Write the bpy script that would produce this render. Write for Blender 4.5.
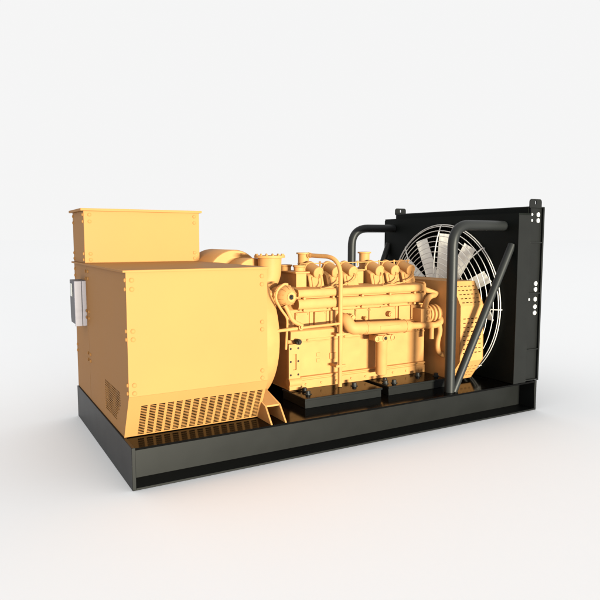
import bpy, bmesh, math, random
from mathutils import Vector, Matrix
random.seed(7)
for o in list(bpy.data.objects):
    bpy.data.objects.remove(o, do_unlink=True)
S = bpy.context.scene
COL = S.collection
PI = math.pi

# ------------------------------------------------------------------ camera
cam = bpy.data.cameras.new('camera')
co = bpy.data.objects.new('camera', cam)
COL.objects.link(co)
co.location = (-1.1164, -4.5748, 1.9374)
co.rotation_euler = (math.radians(90 - 5.658), 0, math.radians(60.333 - 90))
cam.sensor_width = 36.0
cam.lens = 36.425
cam.clip_start = 0.05
cam.clip_end = 9000
S.camera = co

# ------------------------------------------------------------------ world and lamp
BG = 0.915
w = bpy.data.worlds.new('World')
S.world = w
w.use_nodes = True
w.node_tree.nodes['Background'].inputs[0].default_value = (BG, BG, BG, 1)
w.node_tree.nodes['Background'].inputs[1].default_value = 1.0

def area(name, az, dist, z, sx, sy, power, color, target):
    l = bpy.data.lights.new(name, 'AREA')
    l.shape = 'RECTANGLE'
    l.size, l.size_y = sx, sy
    l.energy = power
    l.color = color
    o = bpy.data.objects.new(name, l)
    COL.objects.link(o)
    o.location = (target[0] + dist * math.sin(az), target[1] - dist * math.cos(az), z)
    d = Vector(target) - o.location
    o.rotation_euler = d.to_track_quat('-Z', 'Y').to_euler()
    return o
area('key_softbox', math.radians(2.5), 200.0, 1.25, 44.0, 1.8, 1480000, (1.0, 0.955, 0.775), (2.3, 0.3, 1.0))

S.view_settings.view_transform = 'Standard'
S.view_settings.look = 'None'
S.view_settings.exposure = 0
S.view_settings.gamma = 1

# ------------------------------------------------------------------ materials
def mat(name, col, rough=0.5, spec=0.3, metal=0.0, var=0.06, scale=3.0, bump=0.0, bscale=60.0, rvar=0.08):
    m = bpy.data.materials.new(name)
    m.use_nodes = True
    nt = m.node_tree
    b = nt.nodes['Principled BSDF']
    b.inputs['Metallic'].default_value = metal
    b.inputs['Specular IOR Level'].default_value = spec
    tc = nt.nodes.new('ShaderNodeTexCoord')
    n = nt.nodes.new('ShaderNodeTexNoise')
    n.inputs['Scale'].default_value = scale
    n.inputs['Detail'].default_value = 5
    nt.links.new(tc.outputs['Object'], n.inputs['Vector'])
    mp = nt.nodes.new('ShaderNodeMapRange')
    mp.inputs['From Min'].default_value = 0.3
    mp.inputs['From Max'].default_value = 0.7
    mp.inputs['To Min'].default_value = 1 - var
    mp.inputs['To Max'].default_value = 1 + var
    nt.links.new(n.outputs['Fac'], mp.inputs['Value'])
    mx = nt.nodes.new('ShaderNodeVectorMath')
    mx.operation = 'SCALE'
    mx.inputs[0].default_value = col
    nt.links.new(mp.outputs['Result'], mx.inputs['Scale'])
    nt.links.new(mx.outputs['Vector'], b.inputs['Base Color'])
    mr = nt.nodes.new('ShaderNodeMapRange')
    mr.inputs['To Min'].default_value = max(0.02, rough - rvar)
    mr.inputs['To Max'].default_value = rough + rvar
    nt.links.new(n.outputs['Fac'], mr.inputs['Value'])
    nt.links.new(mr.outputs['Result'], b.inputs['Roughness'])
    if bump:
        n2 = nt.nodes.new('ShaderNodeTexNoise')
        n2.inputs['Scale'].default_value = bscale
        n2.inputs['Detail'].default_value = 4
        nt.links.new(tc.outputs['Object'], n2.inputs['Vector'])
        bp = nt.nodes.new('ShaderNodeBump')
        bp.inputs['Strength'].default_value = bump
        bp.inputs['Distance'].default_value = 0.004
        nt.links.new(n2.outputs['Fac'], bp.inputs['Height'])
        nt.links.new(bp.outputs['Normal'], b.inputs['Normal'])
    return m

YEL = mat('yellow_panel_paint', (0.34, 0.166, 0.055), 0.55, 0.06, var=0.03, scale=1.5)
YEN = mat('yellow_paint_lightened', (0.41, 0.204, 0.071), 0.55, 0.1, var=0.06, scale=7, bump=0.12, bscale=90)  # panel yellow lightened to make up for dimmer ambient light on the engine
BLK = mat('black_frame_paint', (0.0048, 0.0053, 0.0052), 0.42, 0.17, rvar=0.03, var=0.1, scale=5)
BLM = mat('black_radiator_paint', (0.0042, 0.0052, 0.0046), 0.5, 0.06, var=0.12, scale=4)
GLO = mat('black_gloss_deck', (0.0022, 0.0022, 0.0022), 0.13, 0.05, var=0.1, scale=6, rvar=0.03)
TUB = mat('black_tube_paint', (0.012, 0.013, 0.0135), 0.45, 0.22, var=0.05)
WIR = mat('bare_wire_metal', (0.62, 0.6, 0.56), 0.4, 0.5, var=0.04)
BLD = mat('cream_blade_paint', (0.93, 0.90, 0.82), 0.5, 0.3, var=0.05, scale=22, bump=0.15, bscale=70)
ZNC = mat('zinc_bolt_metal', (0.6, 0.6, 0.58), 0.4, 0.5, var=0.04)
GRY = mat('control_grey_shaded', (0.095, 0.089, 0.097), 0.5, 0.3, var=0.05)  # control box grey, darkened as its shaded side
GRL = mat('control_grey_lit', (0.26, 0.245, 0.285), 0.5, 0.3, var=0.05)  # same control box grey, lightened as the side facing the key light
HOL = mat('dark_hole_shade_and_parts', (0.01, 0.008, 0.005), 0.6, 0.2)  # near-black: shade of holes put into colour, also dark fittings
FLO = mat('white_floor', (0.984, 0.990, 0.996), 0.9, 0.0, var=0.002, scale=0.6)

# ------------------------------------------------------------------ mesh helpers
ROOT = bpy.data.objects.new('generator_set', None)
COL.objects.link(ROOT)
ROOT.location = (2.3, 1.17, 0)
ROOT['label'] = 'yellow diesel generator set with black radiator and fan on a black skid frame'
ROOT['category'] = 'generator'
WM = {ROOT.name: Matrix.Translation((2.3, 1.17, 0))}

def obj(name, bm, m, parent=ROOT, loc=None, bevel=0.0, ang=35, label=None, solid=0.0):
    me = bpy.data.meshes.new(name)
    bm.normal_update()
    bm.to_mesh(me)
    bm.free()
    for p in me.polygons:
        p.use_smooth = not solid
    if solid:
        me.shade_flat()
    else:
        me.set_sharp_from_angle(angle=math.radians(ang))
    me.materials.append(m)
    o = bpy.data.objects.new(name, me)
    COL.objects.link(o)
    M = Matrix.Translation(loc) if loc is not None else Matrix.Identity(4)
    if parent is not None:
        o.parent = parent
        o.matrix_parent_inverse = WM[parent.name].inverted()
    o.matrix_basis = M
    WM[o.name] = M
    if solid:
        md = o.modifiers.new('thickness', 'SOLIDIFY')
        md.thickness = solid
        md.offset = -1
    if bevel:
        md = o.modifiers.new('bevel', 'BEVEL')
        md.width = bevel
        md.segments = 2
        md.limit_method = 'ANGLE'
        md.angle_limit = math.radians(40)
    if label:
        o['label'] = label
    return o

def dup(o, parent, delta=(0, 0, 0), rot=None):
    """copy an object and its children, shifted by delta (or turned by a matrix)"""
    c = o.copy()
    COL.objects.link(c)
    T = (rot if rot is not None else Matrix.Identity(4))
    T = Matrix.Translation(delta) @ T
    W = T @ WM[o.name]
    c.parent = parent
    c.matrix_parent_inverse = WM[parent.name].inverted()
    c.matrix_basis = W
    WM[c.name] = W
    for ch in o.children:
        dup(ch, c, delta, rot)
    return c

def B():
    return bmesh.new()

def poly(bm, pts):
    return bm.faces.new([bm.verts.new(p) for p in pts])

def box(bm, a, b):
    x0, y0, z0 = a
    x1, y1, z1 = b
    v = [bm.verts.new(p) for p in ((x0, y0, z0), (x1, y0, z0), (x1, y1, z0), (x0, y1, z0), (x0, y0, z1), (x1, y0, z1), (x1, y1, z1), (x0, y1, z1))]
    for f in ((3, 2, 1, 0), (4, 5, 6, 7), (0, 1, 5, 4), (1, 2, 6, 5), (2, 3, 7, 6), (3, 0, 4, 7)):
        bm.faces.new([v[i] for i in f])
    return bm

def frame(ax):
    ax = Vector(ax).normalized()
    r = Vector((0, 0, 1)) if abs(ax.z) < 0.9 else Vector((1, 0, 0))
    u = ax.cross(r).normalized()
    return ax, u, ax.cross(u).normalized()

def lathe(bm, c, ax, prof, n=28, cap=True, a0=0.0, a1=2 * PI):
    """prof: (distance along axis, radius) pairs"""
    ax, u, v = frame(ax)
    c = Vector(c)
    full = abs(a1 - a0 - 2 * PI) < 1e-6
    m = n if full else n + 1
    rings = []
    for t, r in prof:
        rings.append([bm.verts.new(c + ax * t + (u * math.cos(a0 + (a1 - a0) * i / n) + v * math.sin(a0 + (a1 - a0) * i / n)) * r) for i in range(m)])
    for a, b in zip(rings, rings[1:]):
        for i in range(n):
            j = (i + 1) % m
            bm.faces.new((a[i], a[j], b[j], b[i]))
    if cap and full:
        bm.faces.new(list(reversed(rings[0])))
        bm.faces.new(rings[-1])
    bmesh.ops.recalc_face_normals(bm, faces=bm.faces[:])
    return bm

def cyl(bm, a, b, r, n=24, r2=None):
    a, b = Vector(a), Vector(b)
    return lathe(bm, a, b - a, [(0, r), ((b - a).length, r if r2 is None else r2)], n)

def bend(pts, rad, n=8):
    """polyline with rounded corners"""
    pts = [Vector(p) for p in pts]
    out = [pts[0]]
    for p, q, s in zip(pts, pts[1:], pts[2:]):
        d1, d2 = (p - q), (s - q)
        r = min(rad, d1.length * 0.49, d2.length * 0.49)
        A, Bq = q + d1.normalized() * r, q + d2.normalized() * r
        for i in range(n + 1):
            t = i / n
            out.append(A * (1 - t) ** 2 + q * 2 * t * (1 - t) + Bq * t * t)
    out.append(pts[-1])
    return out

def tube(bm, pts, r, n=12, closed=False):
    pts = [Vector(p) for p in pts]
    cl = [pts[0]]
    for p in pts[1:]:
        if (p - cl[-1]).length > 1e-5:
            cl.append(p)
    pts = cl
    N = len(pts)
    rad = r if callable(r) else (lambda t: r)
    up = None
    rings = []
    for i in range(N):
        if closed:
            t = (pts[(i + 1) % N] - pts[i - 1]).normalized()
        else:
            t = (pts[min(i + 1, N - 1)] - pts[max(i - 1, 0)]).normalized()
        if up is None:
            _, up, _ = frame(t)
        up = (up - t * up.dot(t)).normalized()
        s = t.cross(up)
        rr = rad(i / (N - 1))
        rings.append([bm.verts.new(pts[i] + (up * math.cos(2 * PI * k / n) + s * math.sin(2 * PI * k / n)) * rr) for k in range(n)])
    pairs = list(zip(rings, rings[1:])) + ([(rings[-1], rings[0])] if closed else [])
    for a, b in pairs:
        for k in range(n):
            bm.faces.new((a[k], a[(k + 1) % n], b[(k + 1) % n], b[k]))
    if not closed:
        bm.faces.new(list(reversed(rings[0])))
        bm.faces.new(rings[-1])
    bmesh.ops.recalc_face_normals(bm, faces=bm.faces[:])
    return bm

def prism(bm, prof, x0, x1):
    """closed (y, z) outline pushed along X"""
    a = [bm.verts.new((x0, y, z)) for y, z in prof]
    b = [bm.verts.new((x1, y, z)) for y, z in prof]
    n = len(prof)
    for i in range(n):
        bm.faces.new((a[i], a[(i + 1) % n], b[(i + 1) % n], b[i]))
    bm.faces.new(list(reversed(a)))
    bm.faces.new(b)
    bmesh.ops.recalc_face_normals(bm, faces=bm.faces[:])
    return bm

def perforated(bm, O, U, V, W, H, holes, skip=None):
    """sheet W x H at O along U, V with rectangular holes (u0,u1,v0,v1); normal U x V"""
    O, U, V = Vector(O), Vector(U).normalized(), Vector(V).normalized()
    us = sorted(set([0, W] + [round(h[0], 5) for h in holes] + [round(h[1], 5) for h in holes]))
    vs = sorted(set([0, H] + [round(h[2], 5) for h in holes] + [round(h[3], 5) for h in holes]))
    key = set((round(h[0], 5), round(h[2], 5)) for h in holes)
    vert = {}
    def g(i, j):
        if (i, j) not in vert:
            vert[(i, j)] = bm.verts.new(O + U * us[i] + V * vs[j])
        return vert[(i, j)]
    for i in range(len(us) - 1):
        for j in range(len(vs) - 1):
            if (us[i], vs[j]) in key:
                continue
            bm.faces.new((g(i, j), g(i + 1, j), g(i + 1, j + 1), g(i, j + 1)))
    return bm

def bolt(parent, p, d, r=0.016, h=0.011, m=YEL, hexa=False, name='bolt'):
    b = B()
    if hexa:
        lathe(b, p, d, [(-0.002, r * 1.5), (0.006, r * 1.5), (0.006, r), (h, r), (h, r * 0.8)], 6)
    else:
        lathe(b, p, d, [(-0.002, r), (h * 0.45, r), (h * 0.85, r * 0.72), (h, r * 0.3)], 14)
    return obj(name, b, m, parent)

# ------------------------------------------------------------------ floor
b = B()
R = 2500
c0 = [b.verts.new((2.3 + R * math.cos(2 * PI * i / 96), 1.17 + R * math.sin(2 * PI * i / 96), 0)) for i in range(96)]
b.faces.new(c0)
fl = obj('floor', b, FLO, None)
fl['kind'] = 'structure'

# ------------------------------------------------------------------ skid base
L, W, H = 4.6, 2.343, 0.342
b = B()
for s in (0, 1):
    f = (lambda y: y) if s == 0 else (lambda y: W - y)
    def bb(x0, ya, z0, x1, yb, z1):
        y0, y1 = sorted((f(ya), f(yb)))
        box(b, (x0, y0, z0), (x1, y1, z1))
    bb(0.03, 0.0, 0.002, L - 0.03, 0.235, 0.018)
    bb(0.03, 0.215, 0.018, L - 0.03, 0.235, 0.320)
for x in (1.2, 2.7, 3.6):
    box(b, (x, 0.235, 0.05), (x + 0.08, W - 0.235, 0.30))
skid = obj('skid_base', b, BLK, label='black channel steel skid base')
b = B(); box(b, (0.03, 0.0, 0.320), (L - 0.03, W, 0.338))
obj('deck_plate', b, GLO, skid, bevel=0.002)
for x in (0, L - 0.03):
    b = B(); box(b, (x, 0, 0.0015), (x + 0.03, W, H))
    obj('end_plate', b, BLK, skid, bevel=0.003)

# ------------------------------------------------------------------ alternator housing
YF, ZK, ZT, YB = 0.09, 0.72, 1.69, 1.636
YS, ZB = 0.280, 0.346
XR = 1.215
XL = 0.014
b = B()
poly(b, [(XL, YF, ZK), (XR, YF, ZK), (XR, YF, ZT), (XL, YF, ZT)])                       # front
def yprof(z):
    return YF + (YS - YF) * max(0, (ZK - z)) / (ZK - ZB)
def endwall(x, flip, hole):
    fs = []
    if hole:
        g0, g1, h0, h1 = 0.37, 0.97, 0.42, 0.70
        fs += [[(yprof(h1), h1), (YF, ZK), (YF, ZT), (YB, ZT), (YB, h1), (g1, h1), (g0, h1)],
               [(yprof(h0), h0), (yprof(h1), h1), (g0, h1), (g0, h0)],
               [(g1, h0), (g1, h1), (YB, h1), (YB, h0)],
               [(YS, ZB), (yprof(h0), h0), (g0, h0), (g1, h0), (YB, h0), (YB, ZB)]]
    else:
        fs += [[(YS, ZB), (YF, ZK), (YF, ZT), (YB, ZT), (YB, ZB)]]
    for f in fs:
        q = [(x, y, z) for y, z in f]
        poly(b, q if flip else list(reversed(q)))
endwall(XL, False, True)
endwall(XR, True, False)
poly(b, [(XR, YB, ZB), (XL, YB, ZB), (XL, YB, ZT), (XR, YB, ZT)])
bmesh.ops.remove_doubles(b, verts=b.verts[:], dist=1e-5)
bmesh.ops.recalc_face_normals(b, faces=b.faces[:])
for f in b.faces:      # normals outward
    c = f.calc_center_median()
    if f.normal.dot(c - Vector((0.6, 0.9, 1.0))) < 0:
        f.normal_flip()
alt = obj('alternator_housing', b, YEL, solid=0.014, ang=20, label='yellow sheet metal alternator housing with slotted lower panel')

# slanted, slotted lower front
Hs = math.hypot(YS - YF, ZK - ZB)
V = Vector((0, YF - YS, ZK - ZB)).normalized()
holes = []
for i in range(15):
    u0 = 0.106 + 0.0728 * i
    for k in range(18):
        v0 = 0.012 + 0.0172 * k
        if u0 + 0.06 < XR - XL:
            holes.append((u0, u0 + 0.051, v0, v0 + 0.0126))
b = B()
NV = Vector((1, 0, 0)).cross(V) * 0.0025
perforated(b, Vector((XL - 0.001, YS, ZB)) + NV, (1, 0, 0), V, XR - XL + 0.002, Hs, holes)
obj('slotted_panel', b, YEL, alt, solid=0.003, ang=20)
b = B(); lathe(b, (0.08, 0.96, 0.93), (1, 0, 0), [(0, 0.3), (0.01, 0.56), (1.06, 0.56), (1.07, 0.3)], 48)
obj('stator_dark_filler', b, HOL, alt)  # unseen drum added inside, near-black so the vent holes look dark
# slotted vent on the end wall
holes = []
for i in range(13):
    for k in range(13):
        y0 = 0.018 + 0.0445 * i
        z0 = 0.010 + 0.0208 * k
        yy, zz = 0.97 - y0, 0.42 + z0
        if zz < 0.42 + (0.56 - yy) * 1.0:
            continue
        holes.append((y0, y0 + 0.033, z0, z0 + 0.0140))
b = B()
perforated(b, (XL, 0.97, 0.42), (0, -1, 0), (0, 0, 1), 0.60, 0.28, holes)
obj('vent_grille', b, YEL, alt, solid=0.003, ang=20)
b = B(); box(b, (-0.012, 0.072, ZT), (XR + 0.012, 2.352, ZT + 0.017))
obj('lid', b, YEL, alt, bevel=0.002)
b = B(); box(b, (XL, YB + 0.007, ZB), (XR, 2.338, ZT))
obj('rear_cabinet', b, YEL, alt, bevel=0.002)
ZB6 = (1.63, 1.56, 1.235, 1.17, 0.81, 0.745)
for z in ZB6:
    for x in (0.058, 1.165):
        bolt(alt, (x, YF, z), (0, -1, 0), 0.0185, 0.012)
    for y in (0.118, 1.585, 1.69, 2.29):
        bolt(alt, (XL, y, z), (-1, 0, 0), 0.0165, 0.012)

# terminal cabinet on top
b = B(); box(b, (0.012, 1.702, ZT + 0.017), (1.205, 2.325, 2.222))
tow = obj('terminal_cabinet', b, YEL, bevel=0.003, label='smaller yellow terminal box on top of the housing')
b = B(); box(b, (-0.018, 1.675, 2.222), (1.228, 2.372, 2.247))
obj('lid', b, YEL, tow, bevel=0.002)
for z in (2.185, 2.118, 1.80, 1.74):
    for x in (0.068, 1.15):
        bolt(tow, (x, 1.702, z), (0, -1, 0), 0.0185, 0.012)
    for y in (1.745, 2.285):
        bolt(tow, (0.012, y, z), (-1, 0, 0), 0.0165, 0.012)

# control box on the end wall
b = B(); prism(b, [(1.735, 1.10), (1.735, 1.535), (1.99, 1.535), (1.99, 1.15), (1.96, 1.10)], -0.094, 0.020)
cp = obj('control_box', b, GRY, bevel=0.004, label='grey control box on the shaded end wall')
b = B(); box(b, (-0.096, 1.715, 1.082), (-0.030, 1.735, 1.53))
box(b, (-0.024, 1.715, 1.082), (0.020, 1.735, 1.53))
obj('cover', b, GRL, cp, bevel=0.003)
b = B(); box(b, (-0.100, 1.86, 1.37), (-0.094, 1.95, 1.50))
obj('display', b, ZNC, cp, bevel=0.002)

# adapter drum, foot
b = B()
lathe(b, (XR - 0.01, 1.17, 0.98), (1, 0, 0), [(0, 0.60), (0.02, 0.69), (0.12, 0.715), (0.22, 0.715), (0.30, 0.70), (0.345, 0.672), (0.365, 0.62), (0.365, 0.4)], 72)
obj('flywheel_housing', b, YEN)
b = B()
for x in (1.205, 1.345):
    prism(b, [(0.004, 0.339), (0.124, 0.478), (0.42, 0.56), (0.42, 0.339)], x, x + 0.016)
prism(b, [(0.128, 0.464), (0.124, 0.481), (0.42, 0.563), (0.42, 0.546)], 1.221, 1.345)
obj('mounting_foot', b, YEN, bevel=0.002)

# ------------------------------------------------------------------ engine block
X0, X1 = 1.73, 3.49
YE = 0.66
YC = 1.17
b = B()
prism(b, [(0.64, 0.437), (0.64, 0.525), (0.648, 0.525), (0.648, 0.542), (0.632, 0.546), (0.632, 0.56), (YE, 0.566), (YE, 0.945),
          (0.61, 0.95), (0.605, 1.03), (0.615, 1.04), (0.667, 1.05), (0.667, 1.24), (0.9, 1.42), (1.0, 1.30),
          (1.34, 1.30), (1.44, 1.45), (1.62, 1.42), (1.68, 1.24), (1.68, 1.05), (1.735, 1.03), (1.735, 0.95), (1.68, 0.945), (1.68, 0.56), (1.70, 0.546), (1.70, 0.437)], X0, X1)
eng = obj('engine_block', b, YEN, bevel=0.004, label='yellow V engine block')
# side covers between seams
seams = [1.80, 1.965, 2.02, 2.165, 2.21, 2.52, 2.70, 3.06, 3.10, 3.27, 3.46]
for i, (p, q) in enumerate(zip(seams, seams[1:])):
    narrow = q - p < 0.08
    b = B(); box(b, (p + 0.0055, 0.648 if narrow else 0.640, 1.055), (q - 0.0055, 0.668, 1.215))
    obj('side_cover', b, YEN, eng, bevel=0.004)
# plates and details on the crankcase
b = B(); box(b, (2.215, 0.650, 0.71), (2.30, 0.662, 0.775))
obj('name_plate', b, YEN, eng, bevel=0.004)
b = B(); box(b, (2.06, 0.654, 0.69), (2.10, 0.662, 0.73)); box(b, (2.06, 0.654, 0.75), (2.10, 0.662, 0.79))
obj('inspection_plug', b, YEN, eng, bevel=0.003)
b = B(); box(b, (1.75, 0.654, 0.905), (3.49, 0.662, 0.918))
obj('joint_strip', b, YEN, eng, bevel=0.003)
# bracket with slot; raised dark discs painted as the shade of holes
def ring_hole_plate():
    b = B()
    holes = [(0.046, 0.086, 0.09, 0.25)]
    perforated(b, (1.712, 0.612, 0.56), (1, 0, 0), (0, 0, 1), 0.13, 0.35, holes)
    return b
br = obj('mounting_bracket', ring_hole_plate(), YEN, eng, solid=0.045, bevel=0.002)
b = B(); cyl(b, (1.710, 0.632, 0.522), (1.855, 0.632, 0.522), 0.046, 28)
box(b, (1.713, 0.60, 0.45), (1.84, 0.655, 0.50))
obj('bracket_foot', b, YEN, eng, bevel=0.002)
b = B(); box(b, (1.75, 0.630, 0.63), (1.81, 0.656, 0.83))
obj('slot_back', b, YEN, br)
for x in (1.733, 1.818):
    for z in (0.60, 0.735, 0.865):
        b = B(); lathe(b, (x, 0.6125, z), (0, -1, 0), [(-0.002, 0.0115), (0.0012, 0.0115)], 14)
        obj('hole_shade_disc', b, HOL, br)
b = B()
lathe(b, (1.80, 0.59, 0.935), (0, -1, 0), [(0, 0.03), (0.03, 0.03), (0.03, 0.018), (0.05, 0.018)], 12)
lathe(b, (1.77, 0.60, 0.945), (0.3, -1, 0.2), [(0, 0.012), (0.06, 0.012)], 10)
obj('oil_plug', b, HOL, eng)

# ------------------------------------------------------------------ front manifold
def lobe(z0, z1, yb, yf, n=9):
    zc, h = (z0 + z1) / 2, (z1 - z0) / 2
    out = []
    for i in range(n + 1):
        a = -PI / 2 + PI * i / n
        out.append((yb - (yb - yf) * abs(math.cos(a)) ** 0.7, zc + h * math.sin(a)))
    return out
for side in (0, 1):
    prof = [(0.80, 1.235)] + lobe(1.252, 1.356, 0.60, 0.565) + [(0.612, 1.358), (0.612, 1.368)] + lobe(1.370, 1.450, 0.60, 0.57) + [(0.63, 1.455), (0.80, 1.468)]
    if side:
        prof = [(2 * YC - y, z) for y, z in prof]
    b = B(); prism(b, prof, 1.80, 3.40)
    man = obj('intake_manifold', b, YEN, bevel=0.0015, ang=25)
    yb = 0.585 if not side else 2 * YC - 0.585
    for x in (1.86, 2.20, 2.56, 2.92, 3.26):
        for z in (1.362, 1.246):
            b = B()
            lathe(b, (x, yb, z), (0, -1 if not side else 1, 0), [(-0.01, 0.014), (0.026, 0.014), (0.030, 0.008)], 10)
            obj('bolt', b, YEN, man)
    b = B(); prism(b, [(y, z) for y, z in ([(0.60, 1.235), (0.575, 1.26), (0.575, 1.45), (0.60, 1.475), (0.8, 1.475), (0.8, 1.235)] if not side else
               [(1.74, 1.235), (1.765, 1.26), (1.765, 1.45), (1.74, 1.475), (1.54, 1.475), (1.54, 1.235)])], 3.40, 3.43)
    obj('end_cap', b, YEN, man, bevel=0.004)

# domed housing at the manifold's end
b = B()
lathe(b, (1.66, 0.66, 1.392), (0.06, -1, 0), [(-0.10, 0.085), (0.0, 0.10), (0.02, 0.118), (0.05, 0.118), (0.05, 0.106), (0.09, 0.103), (0.13, 0.088), (0.158, 0.064), (0.172, 0.046), (0.178, 0.046), (0.178, 0.026), (0.15, 0.022)], 36)
dome = obj('bypass_valve', b, YEN)
for i in range(12):
    a = 2 * PI * i / 12
    bolt(dome, (1.66 + 0.112 * math.cos(a), 0.612, 1.392 + 0.112 * math.sin(a)), (0.06, -1, 0), 0.009, 0.022, YEN)
for i in range(10):
    a = 2 * PI * (i + 0.5) / 10
    b = B()
    tube(b, [(1.66 + 0.103 * math.cos(a), 0.575, 1.392 + 0.103 * math.sin(a)), (1.662 + 0.096 * math.cos(a), 0.540, 1.392 + 0.096 * math.sin(a)), (1.665 + 0.068 * math.cos(a), 0.505, 1.392 + 0.068 * math.sin(a))], 0.006, 6)
    obj('rib', b, YEN, dome)
b = B()
lathe(b, (1.671, 0.500, 1.392), (0.06, -1, 0), [(0, 0.024), (0.014, 0.024), (0.014, 0.012), (0.03, 0.011)], 14)
obj('port', b, HOL, dome)
b = B(); tube(b, [(1.69, 0.49, 1.392), (1.78, 0.52, 1.376), (1.81, 0.56, 1.37)], 0.007, 8)
obj('sense_line', b, YEN, dome)

# thin pipes near it
b = B(); tube(b, bend([(1.64, 0.50, 1.515), (1.60, 0.5, 1.52), (1.525, 0.5, 1.47), (1.505, 0.5, 1.385), (1.56, 0.50, 1.285), (1.63, 0.5, 1.20), (1.645, 0.52, 1.14), (1.645, 0.55, 0.88)], 0.06), 0.0125, 10)
obj('breather_line', b, YEN)
b = B(); tube(b, bend([(1.62, 0.52, 1.31), (1.65, 0.5, 1.24), (1.69, 0.5, 1.16), (1.78, 0.5, 1.115), (1.80, 0.5, 1.105)], 0.05), 0.021, 12)
fu = obj('fuel_line', b, YEN); b = B()
tube(b, [(1.205, 0.5, 1.062), (1.74, 0.5, 1.083)], 0.0165, 12)
obj('supply_pipe', b, YEN, fu); b = B()
tube(b, [(1.72, 0.5, 1.083), (2.235, 0.5, 1.098)], 0.013, 12)
lathe(b, (1.77, 0.5, 1.088), (0, -1, 0.2), [(-0.03, 0.026), (0.03, 0.026), (0.03, 0.014), (0.05, 0.014)], 8)
obj('fuel_rail', b, YEN, fu)

# ------------------------------------------------------------------ cylinder heads: tilted, six a side
def head(xc, first):
    b = B()
    prism(b, [(0.71, 1.44), (0.755, 1.575), (0.83, 1.61), (1.00, 1.61), (1.00, 1.44)], xc - 0.088, xc + 0.088)
    h = obj('cylinder_head', b, YEN, bevel=0.012)
    b = B()
    prism(b, [(0.70, 1.452), (0.737, 1.56), (0.75, 1.56), (0.72, 1.452)], xc - 0.06, xc + 0.02)
    obj('head_rib', b, YEN, h, bevel=0.008)
    b = B()
    ax = Vector((0.03, -0.95, -0.24)).normalized()
    c = Vector((xc + 0.015, 0.715, 1.600))
    lathe(b, c - ax * 0.20, ax, [(0, 0.070), (0.03, 0.070), (0.036, 0.063), (0.192, 0.060), (0.198, 0.055), (0.20, 0.046), (0.196, 0.044)], 28)
    obj('ignition_coil', b, YEN, h, ang=28)
    for z, dx in ((1.655, -0.07), (1.655, 0.07)):
        bolt(h, (xc + dx, 0.87, 1.608), (0, 0, 1), 0.013, 0.045, YEN)
    return h
h0 = head(2.105, True)
XH = [2.105, 2.325, 2.535, 2.885, 3.095, 3.315]
for x in XH[1:]:
    dup(h0, ROOT, (x - XH[0], 0, 0))
# ignition leads gather on the manifold
for grp, gx in (((0, 1, 2), 2.07), ((3, 4, 5), 2.85)):
    for k in grp:
        xs = XH[k] + 0.035
        b = B()
        p0 = Vector((xs - 0.01, 0.70, 1.585)); p1 = Vector((xs + 0.015, 0.665, 1.53)); p2 = Vector((gx + (xs - gx) * 0.35, 0.61, 1.458)); p3 = Vector((gx, 0.60, 1.448))
        if k % 3 == 0:
            p1 = Vector((xs - 0.01, 0.67, 1.53)); p2 = Vector((gx + 0.01, 0.63, 1.47))
        pts = []
        for i in range(19):
            t = i / 18
            c1, c2 = p1 + Vector((0.01, -0.01, -0.05)), p2
            pts.append(p0 * (1 - t) ** 3 + c1 * 3 * t * (1 - t) ** 2 + c2 * 3 * t * t * (1 - t) + p3 * t ** 3)
        tube(b, pts, 0.0062, 8)
        obj('ignition_lead', b, YEN)
# valley rail with small knobs behind the coils
b = B()
tube(b, [(1.98, 0.86, 1.690), (3.42, 0.86, 1.700)], 0.0055, 8)
for x in (2.22, 2.43, 2.70, 2.99, 3.2, 3.40):
    lathe(b, (x, 0.86, 1.655), (0, 0, 1), [(0, 0.009), (0.045, 0.009), (0.045, 0.014), (0.058, 0.012)], 10)
obj('linkage_rod', b, YEN)
# valley between the banks
b = B(); box(b, (1.90, 1.0, 1.26), (3.44, 1.34, 1.57))
obj('valley_cover', b, YEN, bevel=0.02)
# block at the front end with two cups
b = B(); box(b, (1.865, 0.735, 1.43), (1.985, 1.20, 1.602)); box(b, (1.845, 0.71, 1.602), (2.01, 1.22, 1.618))
fb = obj('thermostat_housing', b, YEN, bevel=0.004)
for x, y in ((1.90, 1.02), (1.945, 0.82)):
    b = B(); lathe(b, (x, y, 1.616), (0, 0, 1), [(0, 0.062), (0.01, 0.054), (0.04, 0.055), (0.052, 0.066), (0.064, 0.066), (0.064, 0.046), (0.03, 0.044)], 26)
    obj('outlet_cup', b, YEN, fb)

def stack(x, y, r=0.058):
    b = B()
    lathe(b, (x, y, 1.55), (0, 0, 1), [(0, r * 1.35), (0.085, r * 1.3), (0.09, r), (0.125, r), (0.13, r * 1.08), (0.142, r * 1.08), (0.146, r), (0.235, r), (0.238, r * 1.3), (0.254, r * 1.3), (0.254, r * 0.8), (0.2, r * 0.78)], 32)
    s = obj('exhaust_stub', b, YEN)
    return s
s1 = stack(2.10, 1.0)
s2 = stack(2.89, 1.0)
b = B(); prism(b, [(0.83, 1.45), (0.83, 1.60), (1.1, 1.60), (1.1, 1.45)], 2.675, 2.76)
prism(b, [(0.82, 1.605), (0.82, 1.62), (1.1, 1.62), (1.1, 1.605)], 2.66, 2.775)
obj('riser_block', b, YEN, bevel=0.004)

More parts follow.
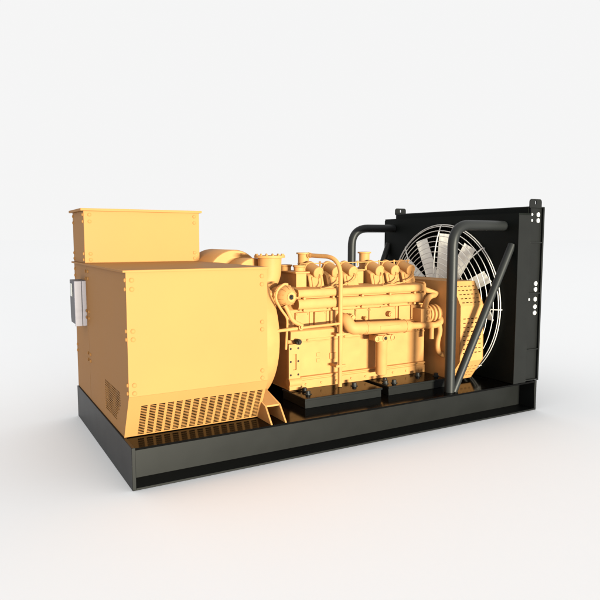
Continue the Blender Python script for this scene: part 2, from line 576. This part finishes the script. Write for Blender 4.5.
# big coolant pipe: from the first stub, over and down the front
b = B()
tube(b, bend([(2.115, 0.985, 1.778), (2.262, 0.53, 1.762), (2.262, 0.53, 0.44)], 0.20, 14), 0.0225, 16)
vp = obj('coolant_pipe', b, YEN)
b = B(); lathe(b, (2.127, 0.948, 1.7765), (0.147, -0.455, -0.016), [(0, 0.032), (0.02, 0.032), (0.02, 0.0245), (0.05, 0.0245)], 16)
obj('pipe_flange', b, YEN, vp)
for z in (0.985, 0.66):
    b = B(); box(b, (2.205, 0.512, z - 0.016), (2.325, 0.535, z + 0.010)); box(b, (2.21, 0.535, z - 0.016), (2.235, 0.66, z + 0.010))
    obj('pipe_clamp', b, YEN, vp, bevel=0.003)

# oil cooler and elbows
b = B()
lathe(b, (2.47, 0.50, 1.032), (1, 0, -0.03), [(0, 0.060), (0.012, 0.066), (0.03, 0.066), (0.034, 0.062), (0.055, 0.062), (0.058, 0.067), (0.64, 0.067), (0.655, 0.06), (0.68, 0.05)], 32)
oc = obj('oil_cooler', b, YEN, ang=28)
b = B(); tube(b, bend([(2.60, 0.50, 1.032), (2.375, 0.50, 1.038), (2.345, 0.545, 1.125), (2.335, 0.70, 1.135)], 0.16, 12), lambda t: 0.066 - 0.004 * t, 24)
obj('elbow', b, YEN, oc)
b = B()
lathe(b, (3.125, 0.5, 1.013), (1, 0, -0.05), [(0, 0.052), (0.025, 0.05), (0.05, 0.038), (0.06, 0.036), (0.3, 0.034)], 22)
obj('outlet_pipe', b, YEN, oc)
b = B(); box(b, (2.70, 0.431, 1.01), (2.95, 0.436, 1.045))
obj('name_plate', b, YEN, oc)
b = B()
lathe(b, (2.42, 0.60, 1.145), (0, -1, 0), [(0, 0.035), (0.06, 0.035), (0.06, 0.022), (0.08, 0.022)], 8)
obj('sensor_plug', b, YEN, eng); b = B()
lathe(b, (2.62, 0.62, 1.115), (0, -1, 0), [(0, 0.02), (0.04, 0.02), (0.05, 0.012)], 8)
obj('sensor_plug', b, YEN, eng); b = B()
lathe(b, (2.95, 0.63, 1.14), (0, -1, 0), [(0, 0.032), (0.05, 0.032), (0.05, 0.02), (0.06, 0.02)], 8)
obj('sensor_plug', b, YEN, eng)
b = B()
for z in (1.175, 1.20):
    box(b, (2.86, 0.642, z), (2.875, 0.65, z + 0.02)); box(b, (2.885, 0.642, z), (2.92, 0.65, z + 0.006))
box(b, (2.86, 0.642, 1.15), (2.875, 0.65, 1.16)); box(b, (3.145, 0.642, 1.185), (3.17, 0.65, 1.205))
obj('cast_mark', b, YEN, eng)

for x in (2.545, 3.06):
    b = B(); lathe(b, (x, 0.50, 1.032 - 0.03 * (x - 2.47)), (1, 0, -0.03), [(0, 0.066), (0, 0.0715), (0.012, 0.0715), (0.012, 0.066)], 32, cap=False)
    obj('clamp_band', b, YEN, oc, ang=28)
# cover bolts
for x in (1.82, 1.945, 2.03, 2.15, 2.535, 2.685, 2.72, 3.04, 3.29, 3.44):
    for z in (1.075, 1.198):
        bolt(eng, (x, 0.6402, z), (0, -1, 0), 0.0085, 0.008, YEN)
for x in (1.95, 2.40, 2.95, 3.40):
    bolt(eng, (x, 0.6545, 0.93), (0, -1, 0), 0.011, 0.012, YEN)
for k in range(9):
    bolt(eng, (1.92 + 0.185 * k, 0.6402, 0.482), (0, -1, 0), 0.012, 0.012, YEN)
# oil filter
b = B()
lathe(b, (2.765, 0.50, 0.515), (0, 0, 1), [(0, 0.045), (0.006, 0.056), (0.02, 0.0605), (0.345, 0.0605), (0.352, 0.064), (0.368, 0.064)], 32)
of = obj('oil_filter', b, YEN)
b = B(); box(b, (2.67, 0.44, 0.883), (2.86, 0.60, 0.945)); box(b, (2.69, 0.46, 0.945), (2.80, 0.66, 0.957))
fh = obj('filter_head', b, YEN, of, bevel=0.005)
for x in (2.66, 2.765, 2.865):
    b = B(); lathe(b, (x, 0.443, 0.914), (0, -1, 0), [(-0.02, 0.033), (0.012, 0.033), (0.014, 0.021), (0.004, 0.02)], 18)
    obj('port', b, YEN, of)
    b = B(); lathe(b, (x, 0.4372, 0.914), (0, -1, 0), [(0, 0.0175), (0.003, 0.0175), (0.003, 0.01)], 12)
    obj('port_plug', b, YEN if x != 2.765 else HOL, of)

# ------------------------------------------------------------------ water pump corner
b = B(); box(b, (3.30, 0.50, 1.035), (3.44, 0.72, 1.185))
wp = obj('water_pump', b, YEN, bevel=0.006)
b = B()
for z in (1.075, 1.145):
    lathe(b, (3.40, 0.50, z), (0, -1, 0), [(0, 0.026), (0.012, 0.026), (0.012, 0.016), (0.006, 0.014)], 16)
obj('port', b, YEN, wp)
b = B()
lathe(b, (3.44, 0.60, 1.11), (1, 0, 0), [(0, 0.085), (0.02, 0.085), (0.022, 0.10), (0.045, 0.10), (0.05, 0.082), (0.065, 0.082), (0.07, 0.105), (0.095, 0.105), (0.10, 0.08), (0.115, 0.08), (0.12, 0.108), (0.145, 0.108), (0.15, 0.09), (0.185, 0.09)], 36)
obj('pulley', b, YEN, wp, ang=28)
b = B(); tube(b, bend([(3.39, 0.55, 1.17), (3.39, 0.52, 1.27), (3.44, 0.52, 1.315), (3.58, 0.60, 1.32)], 0.07), 0.031, 16)
obj('upper_hose', b, YEN, wp)
b = B(); tube(b, [(3.34, 0.62, 1.42), (3.61, 0.60, 1.33)], 0.03, 14)
obj('bypass_hose', b, YEN, wp)
b = B(); tube(b, bend([(3.36, 0.50, 1.0), (3.52, 0.50, 0.992), (3.60, 0.50, 1.03), (3.60, 0.56, 1.09)], 0.06), 0.036, 16)
obj('lower_hose', b, YEN, wp); b = B()
tube(b, bend([(3.545, 0.49, 1.02), (3.575, 0.49, 0.93), (3.53, 0.49, 0.80), (3.55, 0.49, 0.68), (3.65, 0.49, 0.64)], 0.08), 0.029, 16)
obj('lower_hose', b, YEN, wp); b = B()
tube(b, [(3.45, 0.495, 0.975), (3.45, 0.495, 0.845)], 0.026, 14)
obj('drain_stub', b, YEN, wp)

# ------------------------------------------------------------------ exhaust outlet, drums, turbo body
b = B()
cx, cy = 1.64, 0.88
lathe(b, (cx, cy, 1.70), (0, 0, 1), [(-0.02, 0.117), (0.055, 0.120), (0.06, 0.155), (0.082, 0.155), (0.082, 0.105), (0.03, 0.10)], 44)
tube(b, bend([(cx, cy, 1.72), (cx, cy, 1.56), (cx - 0.13, cy - 0.01, 1.40), (cx - 0.2, cy - 0.02, 1.3)], 0.12, 12), lambda t: 0.1175 - 0.022 * t, 40)
pot = obj('exhaust_outlet', b, YEN, ang=28)
for i in range(14):
    a = 2 * PI * i / 14
    bolt(pot, (cx + 0.138 * math.cos(a), cy + 0.138 * math.sin(a), 1.781), (0, 0, 1), 0.011, 0.018, YEN)
b = B()
lathe(b, (1.30, 0.95, 1.37), (1, 0, 0), [(0, 0.10), (0.04, 0.17), (0.12, 0.205), (0.20, 0.205), (0.28, 0.17), (0.32, 0.11), (0.36, 0.10)], 36)
tb = obj('turbo_housing', b, YEN, ang=40); b = B()
lathe(b, (1.50, 0.78, 1.34), (0, -1, 0), [(0, 0.10), (0.06, 0.13), (0.11, 0.12), (0.14, 0.09)], 30)
obj('turbo_cover', b, YEN, tb, ang=40)
b = B(); lathe(b, (1.44, 1.95, 1.525), (0, -1, 0), [(0, 0.29), (0.01, 0.31), (0.63, 0.31), (0.65, 0.30), (0.65, 0.2)], 56)
dr = obj('air_cleaner', b, YEN, ang=28)
b = B(); lathe(b, (1.52, 1.30, 1.552), (0, -1, 0), [(-0.01, 0.20), (0.28, 0.205), (0.30, 0.195), (0.30, 0.12), (0.285, 0.11)], 44)
obj('air_inlet', b, YEN, dr, ang=28)

# ------------------------------------------------------------------ engine mounts
def mount(x0, x1, y0, y1):
    b = B()
    box(b, (x0 + 0.008, min(y0, y1) + 0.012, 0.3385), (x1 - 0.008, max(y0, y1) - 0.012, 0.415))
    box(b, (x0, min(y0, y1), 0.415), (x1, max(y0, y1), 0.4355))
    return b
def mirror_y(y):
    return 2 * YC - y
for (x0, x1), bl in (((1.71, 2.625), ((1.86, 0.56), (1.83, 0.44), (2.42, 0.50))), ((2.705, 3.50), ((2.76, 0.42), (2.83, 0.52), (2.86, 0.40), (3.30, 0.54), (3.46, 0.42)))):
    for s in (0, 1):
        f = (lambda y: y) if s == 0 else mirror_y
        mo = obj('engine_mount', mount(x0, x1, f(0.29), f(0.76)), BLK, bevel=0.003)
        b = B(); box(b, (x0 + 0.012, min(f(0.297), f(0.72)), 0.4355), (x1 - 0.012, max(f(0.297), f(0.72)), 0.4365))
        obj('top_shim', b, GLO, mo)
        for x, y in bl:
            b = B(); lathe(b, (x, f(y), 0.4355), (0, 0, 1), [(0, 0.036), (0.008, 0.036), (0.008, 0.024), (0.034, 0.024), (0.038, 0.018)], 12)
            obj('bolt', b, TUB, mo, ang=25)

# ------------------------------------------------------------------ fan drive guard
OCT = [(0.38, 1.48), (0.235, 1.22), (0.225, 0.61), (0.40, 0.37), (1.94, 0.37), (2.115, 0.61), (2.105, 1.22), (1.96, 1.48)]
GX0, GX1 = 3.62, 3.97
b = B()
poly(b, [(GX0, y, z) for y, z in OCT])
n = len(OCT)
for i in range(n):
    if i in (0, 1, 2):
        continue
    p, q = OCT[i], OCT[(i + 1) % n]
    poly(b, [(GX0, *p), (GX0, *q), (GX1, *q), (GX1, *p)])
poly(b, [(GX1 - 0.002, y, z) for y, z in OCT])  # closed back added to keep light out, so the slots look dark
bmesh.ops.remove_doubles(b, verts=b.verts[:], dist=1e-5)
for f in b.faces:
    f.normal_update()
    if f.normal.dot(f.calc_center_median() - Vector((3.9, YC, 0.92))) < 0:
        f.normal_flip()
fg = obj('belt_guard', b, YEN, solid=0.008, ang=20, label='yellow eight-sided belt guard with slotted side panels')
for i, rows in ((0, 5), (1, 9), (2, 4)):
    p, q = Vector((GX0, *OCT[i])), Vector((GX0, *OCT[i + 1]))
    V = (p - q)
    Hh = V.length
    hs = []
    for r in range(rows):
        pitch = 0.049 if i != 1 else 0.0475
        v0 = (0.035 if i == 0 else 0.085 if i == 1 else 0.05) + r * pitch
        for k in range(5):
            u0 = 0.045 + 0.058 * k
            hs.append((u0, u0 + 0.036, v0, v0 + 0.010))
    b = B()
    perforated(b, q, (1, 0, 0), V, GX1 - GX0, Hh, hs)
    obj('slotted_panel', b, YEN, fg, solid=0.003, ang=20)
b = B(); box(b, (3.50, 0.9, 0.6), (3.615, 1.44, 1.2))
obj('fan_drive', b, YEN, fg, bevel=0.02)

# ------------------------------------------------------------------ radiator
FY, FZ, FR = 1.160, 1.155, 0.970
RX = 4.21
rad = None
b = B()
# shroud front with a round opening
SY0, SY1, SZ0, SZ1 = 0.0, 2.343, 0.345, 2.225
N = 96
inner, outer = [], []
RO = 0.955
for i in range(N):
    a = 2 * PI * (i + 0.5) / N
    c, s = math.cos(a), math.sin(a)
    zz = max(FZ + RO * s, SZ0 + 0.02)
    inner.append((FY + RO * c, zz))
    ty = ((SY1 - FY) / c) if c > 1e-9 else ((SY0 - FY) / c if c < -1e-9 else 1e9)
    tz = ((SZ1 - FZ) / s) if s > 1e-9 else ((SZ0 - FZ) / s if s < -1e-9 else 1e9)
    t = min(ty, tz)
    outer.append((FY + t * c, FZ + t * s))
# exact corners
for cyy in (SY0, SY1):
    for czz in (SZ0, SZ1):
        k = min(range(N), key=lambda i: (outer[i][0] - cyy) ** 2 + (outer[i][1] - czz) ** 2)
        outer[k] = (cyy, czz)
vi = [b.verts.new((RX, y, z)) for y, z in inner]
vo = [b.verts.new((RX, y, z)) for y, z in outer]
vb = [b.verts.new((RX + 0.16, y, z)) for y, z in inner]
ve = [b.verts.new((RX + 0.185, y, z)) for y, z in outer]
for i in range(N):
    j = (i + 1) % N
    b.faces.new((vi[i], vi[j], vo[j], vo[i]))
    b.faces.new((vi[j], vi[i], vb[i], vb[j]))
    b.faces.new((vo[i], vo[j], ve[j], ve[i]))
bmesh.ops.recalc_face_normals(b, faces=b.faces[:])
shr = obj('radiator', b, BLM, ang=30, label='large black radiator with a round fan opening')
# outer side skins of the shroud (lighter frame paint)
for y0, y1 in ((-0.006, -0.001), (2.344, 2.349)):
    b = B(); box(b, (RX - 0.002, y0, 0.345), (RX + 0.19, y1, 2.205))
    obj('side_skin', b, BLK, shr)
# core and tanks
b = B(); box(b, (RX + 0.19, 0.035, 0.35), (4.605, 2.308, 2.285))
core = obj('radiator_core', b, BLM, shr, bevel=0.004)
b = B()
k = 0
for i in range(44):
    y = 0.24 + i * 0.0425
    box(b, (RX + 0.165, y, 0.40), (RX + 0.1895, y + 0.012, 2.12))
obj('core_fins', b, BLM, shr)
b = B(); box(b, (RX + 0.175, 0.0, 2.287), (4.622, 2.343, 2.302))
obj('top_plate', b, BLK, shr, bevel=0.002)
b = B(); box(b, (RX + 0.178, 0.03, 2.227), (RX + 0.1885, 2.313, 2.2865))
obj('top_strip', b, BLM, shr)
for s in (0, 1):
    f = (lambda y: y) if s == 0 else (lambda y: 2.343 - y)
    b = B()
    def bb(x0, ya, z0, x1, yb, z1):
        y0, y1 = sorted((f(ya), f(yb)))
        box(b, (x0, y0, z0), (x1, y1, z1))
    bb(4.40, 0.0, 0.345, 4.412, 0.034, 2.287)      # front lip
    bb(4.412, 0.022, 0.345, 4.60, 0.034, 2.287)    # web
    bb(4.60, -0.002, 0.345, 4.622, 0.034, 2.287)   # rear lip
    for z in (1.90, 1.335, 0.70, 0.352):
        bb(4.412, 0.001, z, 4.60, 0.022, z + 0.014)
    sc = obj('side_channel', b, BLK, shr, bevel=0.002)
    for z in (2.215, 2.15, 1.45, 1.385, 1.275, 1.19, 1.12):
        b = B(); lathe(b, (4.535, f(0.022), z), (0, -1 if s == 0 else 1, 0), [(0, 0.025), (0.012, 0.025), (0.016, 0.019), (0.017, 0.008)], 18)
        obj('bolt', b, ZNC, sc)
    for z in (2.215, 2.15, 1.275):
        b = B(); lathe(b, (4.436, f(0.022), z), (0, -1 if s == 0 else 1, 0), [(0, 0.014), (0.01, 0.014), (0.013, 0.008)], 14)
        obj('bolt', b, ZNC, sc)
# lifting lugs
def lug(y):
    b = B()
    out = [(-0.095, 0), (-0.095, 0.055), (-0.088, 0.072), (-0.07, 0.083), (0.07, 0.083), (0.088, 0.072), (0.095, 0.055), (0.095, 0)]
    hole = []
    for i in range(16):
        a = 2 * PI * i / 16
        hole.append((0.009 * math.cos(a) * 1.4, 0.045 + 0.013 * math.sin(a) + (0.008 if math.sin(a) > 0 else -0.008)))
    # ring between the outline and the hole
    ang_o = sorted([(math.atan2(z - 0.045, x), x, z) for x, z in out])
    lo = [b.verts.new((4.475 + x, y, 2.30 + z)) for x, z in out]
    li = [b.verts.new((4.475 + x, y, 2.30 + z)) for x, z in hole]
    es = []
    for ring in (lo, li):
        for i in range(len(ring)):
            es.append(b.edges.new((ring[i], ring[(i + 1) % len(ring)])))
    bmesh.ops.triangle_fill(b, use_beauty=True, edges=es)
    bmesh.ops.recalc_face_normals(b, faces=b.faces[:])
    for fc in b.faces:
        if fc.normal.y > 0:
            fc.normal_flip()
    return b
for y in (0.0, 2.33):
    obj('lifting_lug', lug(y), BLK, shr, solid=0.012)

# wire guard
b = B()
def gx(r):
    return RX - 0.026 - 0.12 * (1 - (r / FR) ** 4)
def circ(r, x, n=72):
    return [(x, FY + r * math.cos(2 * PI * i / n), FZ + r * math.sin(2 * PI * i / n)) for i in range(n)]
b2 = B()
rs = [0.970, 0.950, 0.895, 0.83, 0.765, 0.70, 0.635, 0.57, 0.505, 0.44, 0.37, 0.30]
for i, r in enumerate(rs):
    pts = circ(r, gx(r))
    pts = [(x, y, max(z, 0.352)) for x, y, z in pts]
    tube(b, pts, 0.0065 if i == 0 else 0.0052, 6, closed=True)
for k in range(8):
    a = PI / 2 + k * PI / 4
    pts = []
    for i in range(15):
        r = 0.29 + (FR - 0.29) * i / 14
        z = FZ + r * math.sin(a)
        if z < 0.352:
            break
        pts.append((gx(r) - 0.010, FY + r * math.cos(a), z))
    if len(pts) > 3:
        pts.append((RX + 0.0, pts[-1][1], pts[-1][2]))
        tube(b, pts, 0.0075, 6)
obj('fan_guard', b, WIR, label='round pale wire guard over the fan')

# fan
b = B(); lathe(b, (4.12, FY, FZ), (1, 0, 0), [(0, 0.10), (0.02, 0.24), (0.10, 0.25), (0.13, 0.2)], 40)
fan = obj('fan', b, WIR)
b = B()
pr = []
Rb, wb, pitch = 0.86, 0.15, math.radians(-27)
rows = []
for i in range(9):
    r = 0.20 + (Rb - 0.20) * i / 8
    row = []
    for k in range(5):
        u = (k / 4 - 0.5) * wb
        cam_ = 0.010 * (1 - (2 * k / 4 - 1) ** 2)
        row.append(b.verts.new((u * math.sin(pitch) - cam_, u * math.cos(pitch), r)))
    rows.append(row)
for p, q in zip(rows, rows[1:]):
    for k in range(4):
        b.faces.new((p[k], p[k + 1], q[k + 1], q[k]))
blade = obj('blade', b, BLD, fan, loc=(4.18, FY, FZ), solid=0.006)
def setrot(o, a):
    M = Matrix.Translation((4.18, FY, FZ)) @ Matrix.Rotation(a, 4, 'X')
    o.matrix_basis = M
    WM[o.name] = M
offs = math.radians(4.6)
setrot(blade, offs)
for k in range(1, 12):
    o = blade.copy()
    COL.objects.link(o)
    setrot(o, offs + k * PI / 6)

# support tubes and braces
for s in (0, 1):
    f = (lambda y: y) if s == 0 else (lambda y: 2.343 - y)
    x0 = 3.375 if s == 0 else 3.56
    b = B()
    tube(b, bend([(x0, f(0.115), 0.338), (x0, f(0.12), 2.09), (RX + 0.002, f(0.20), 2.092)], 0.24, 12), 0.054, 22)
    obj('support_tube', b, TUB, label='black bent support tube beside the radiator')
    b = B()
    tube(b, [(x0 + 0.035, f(0.095), 0.339), (RX + 0.004, f(0.085), 1.885)], 0.042, 20)
    obj('brace', b, TUB, label='black slanting brace')
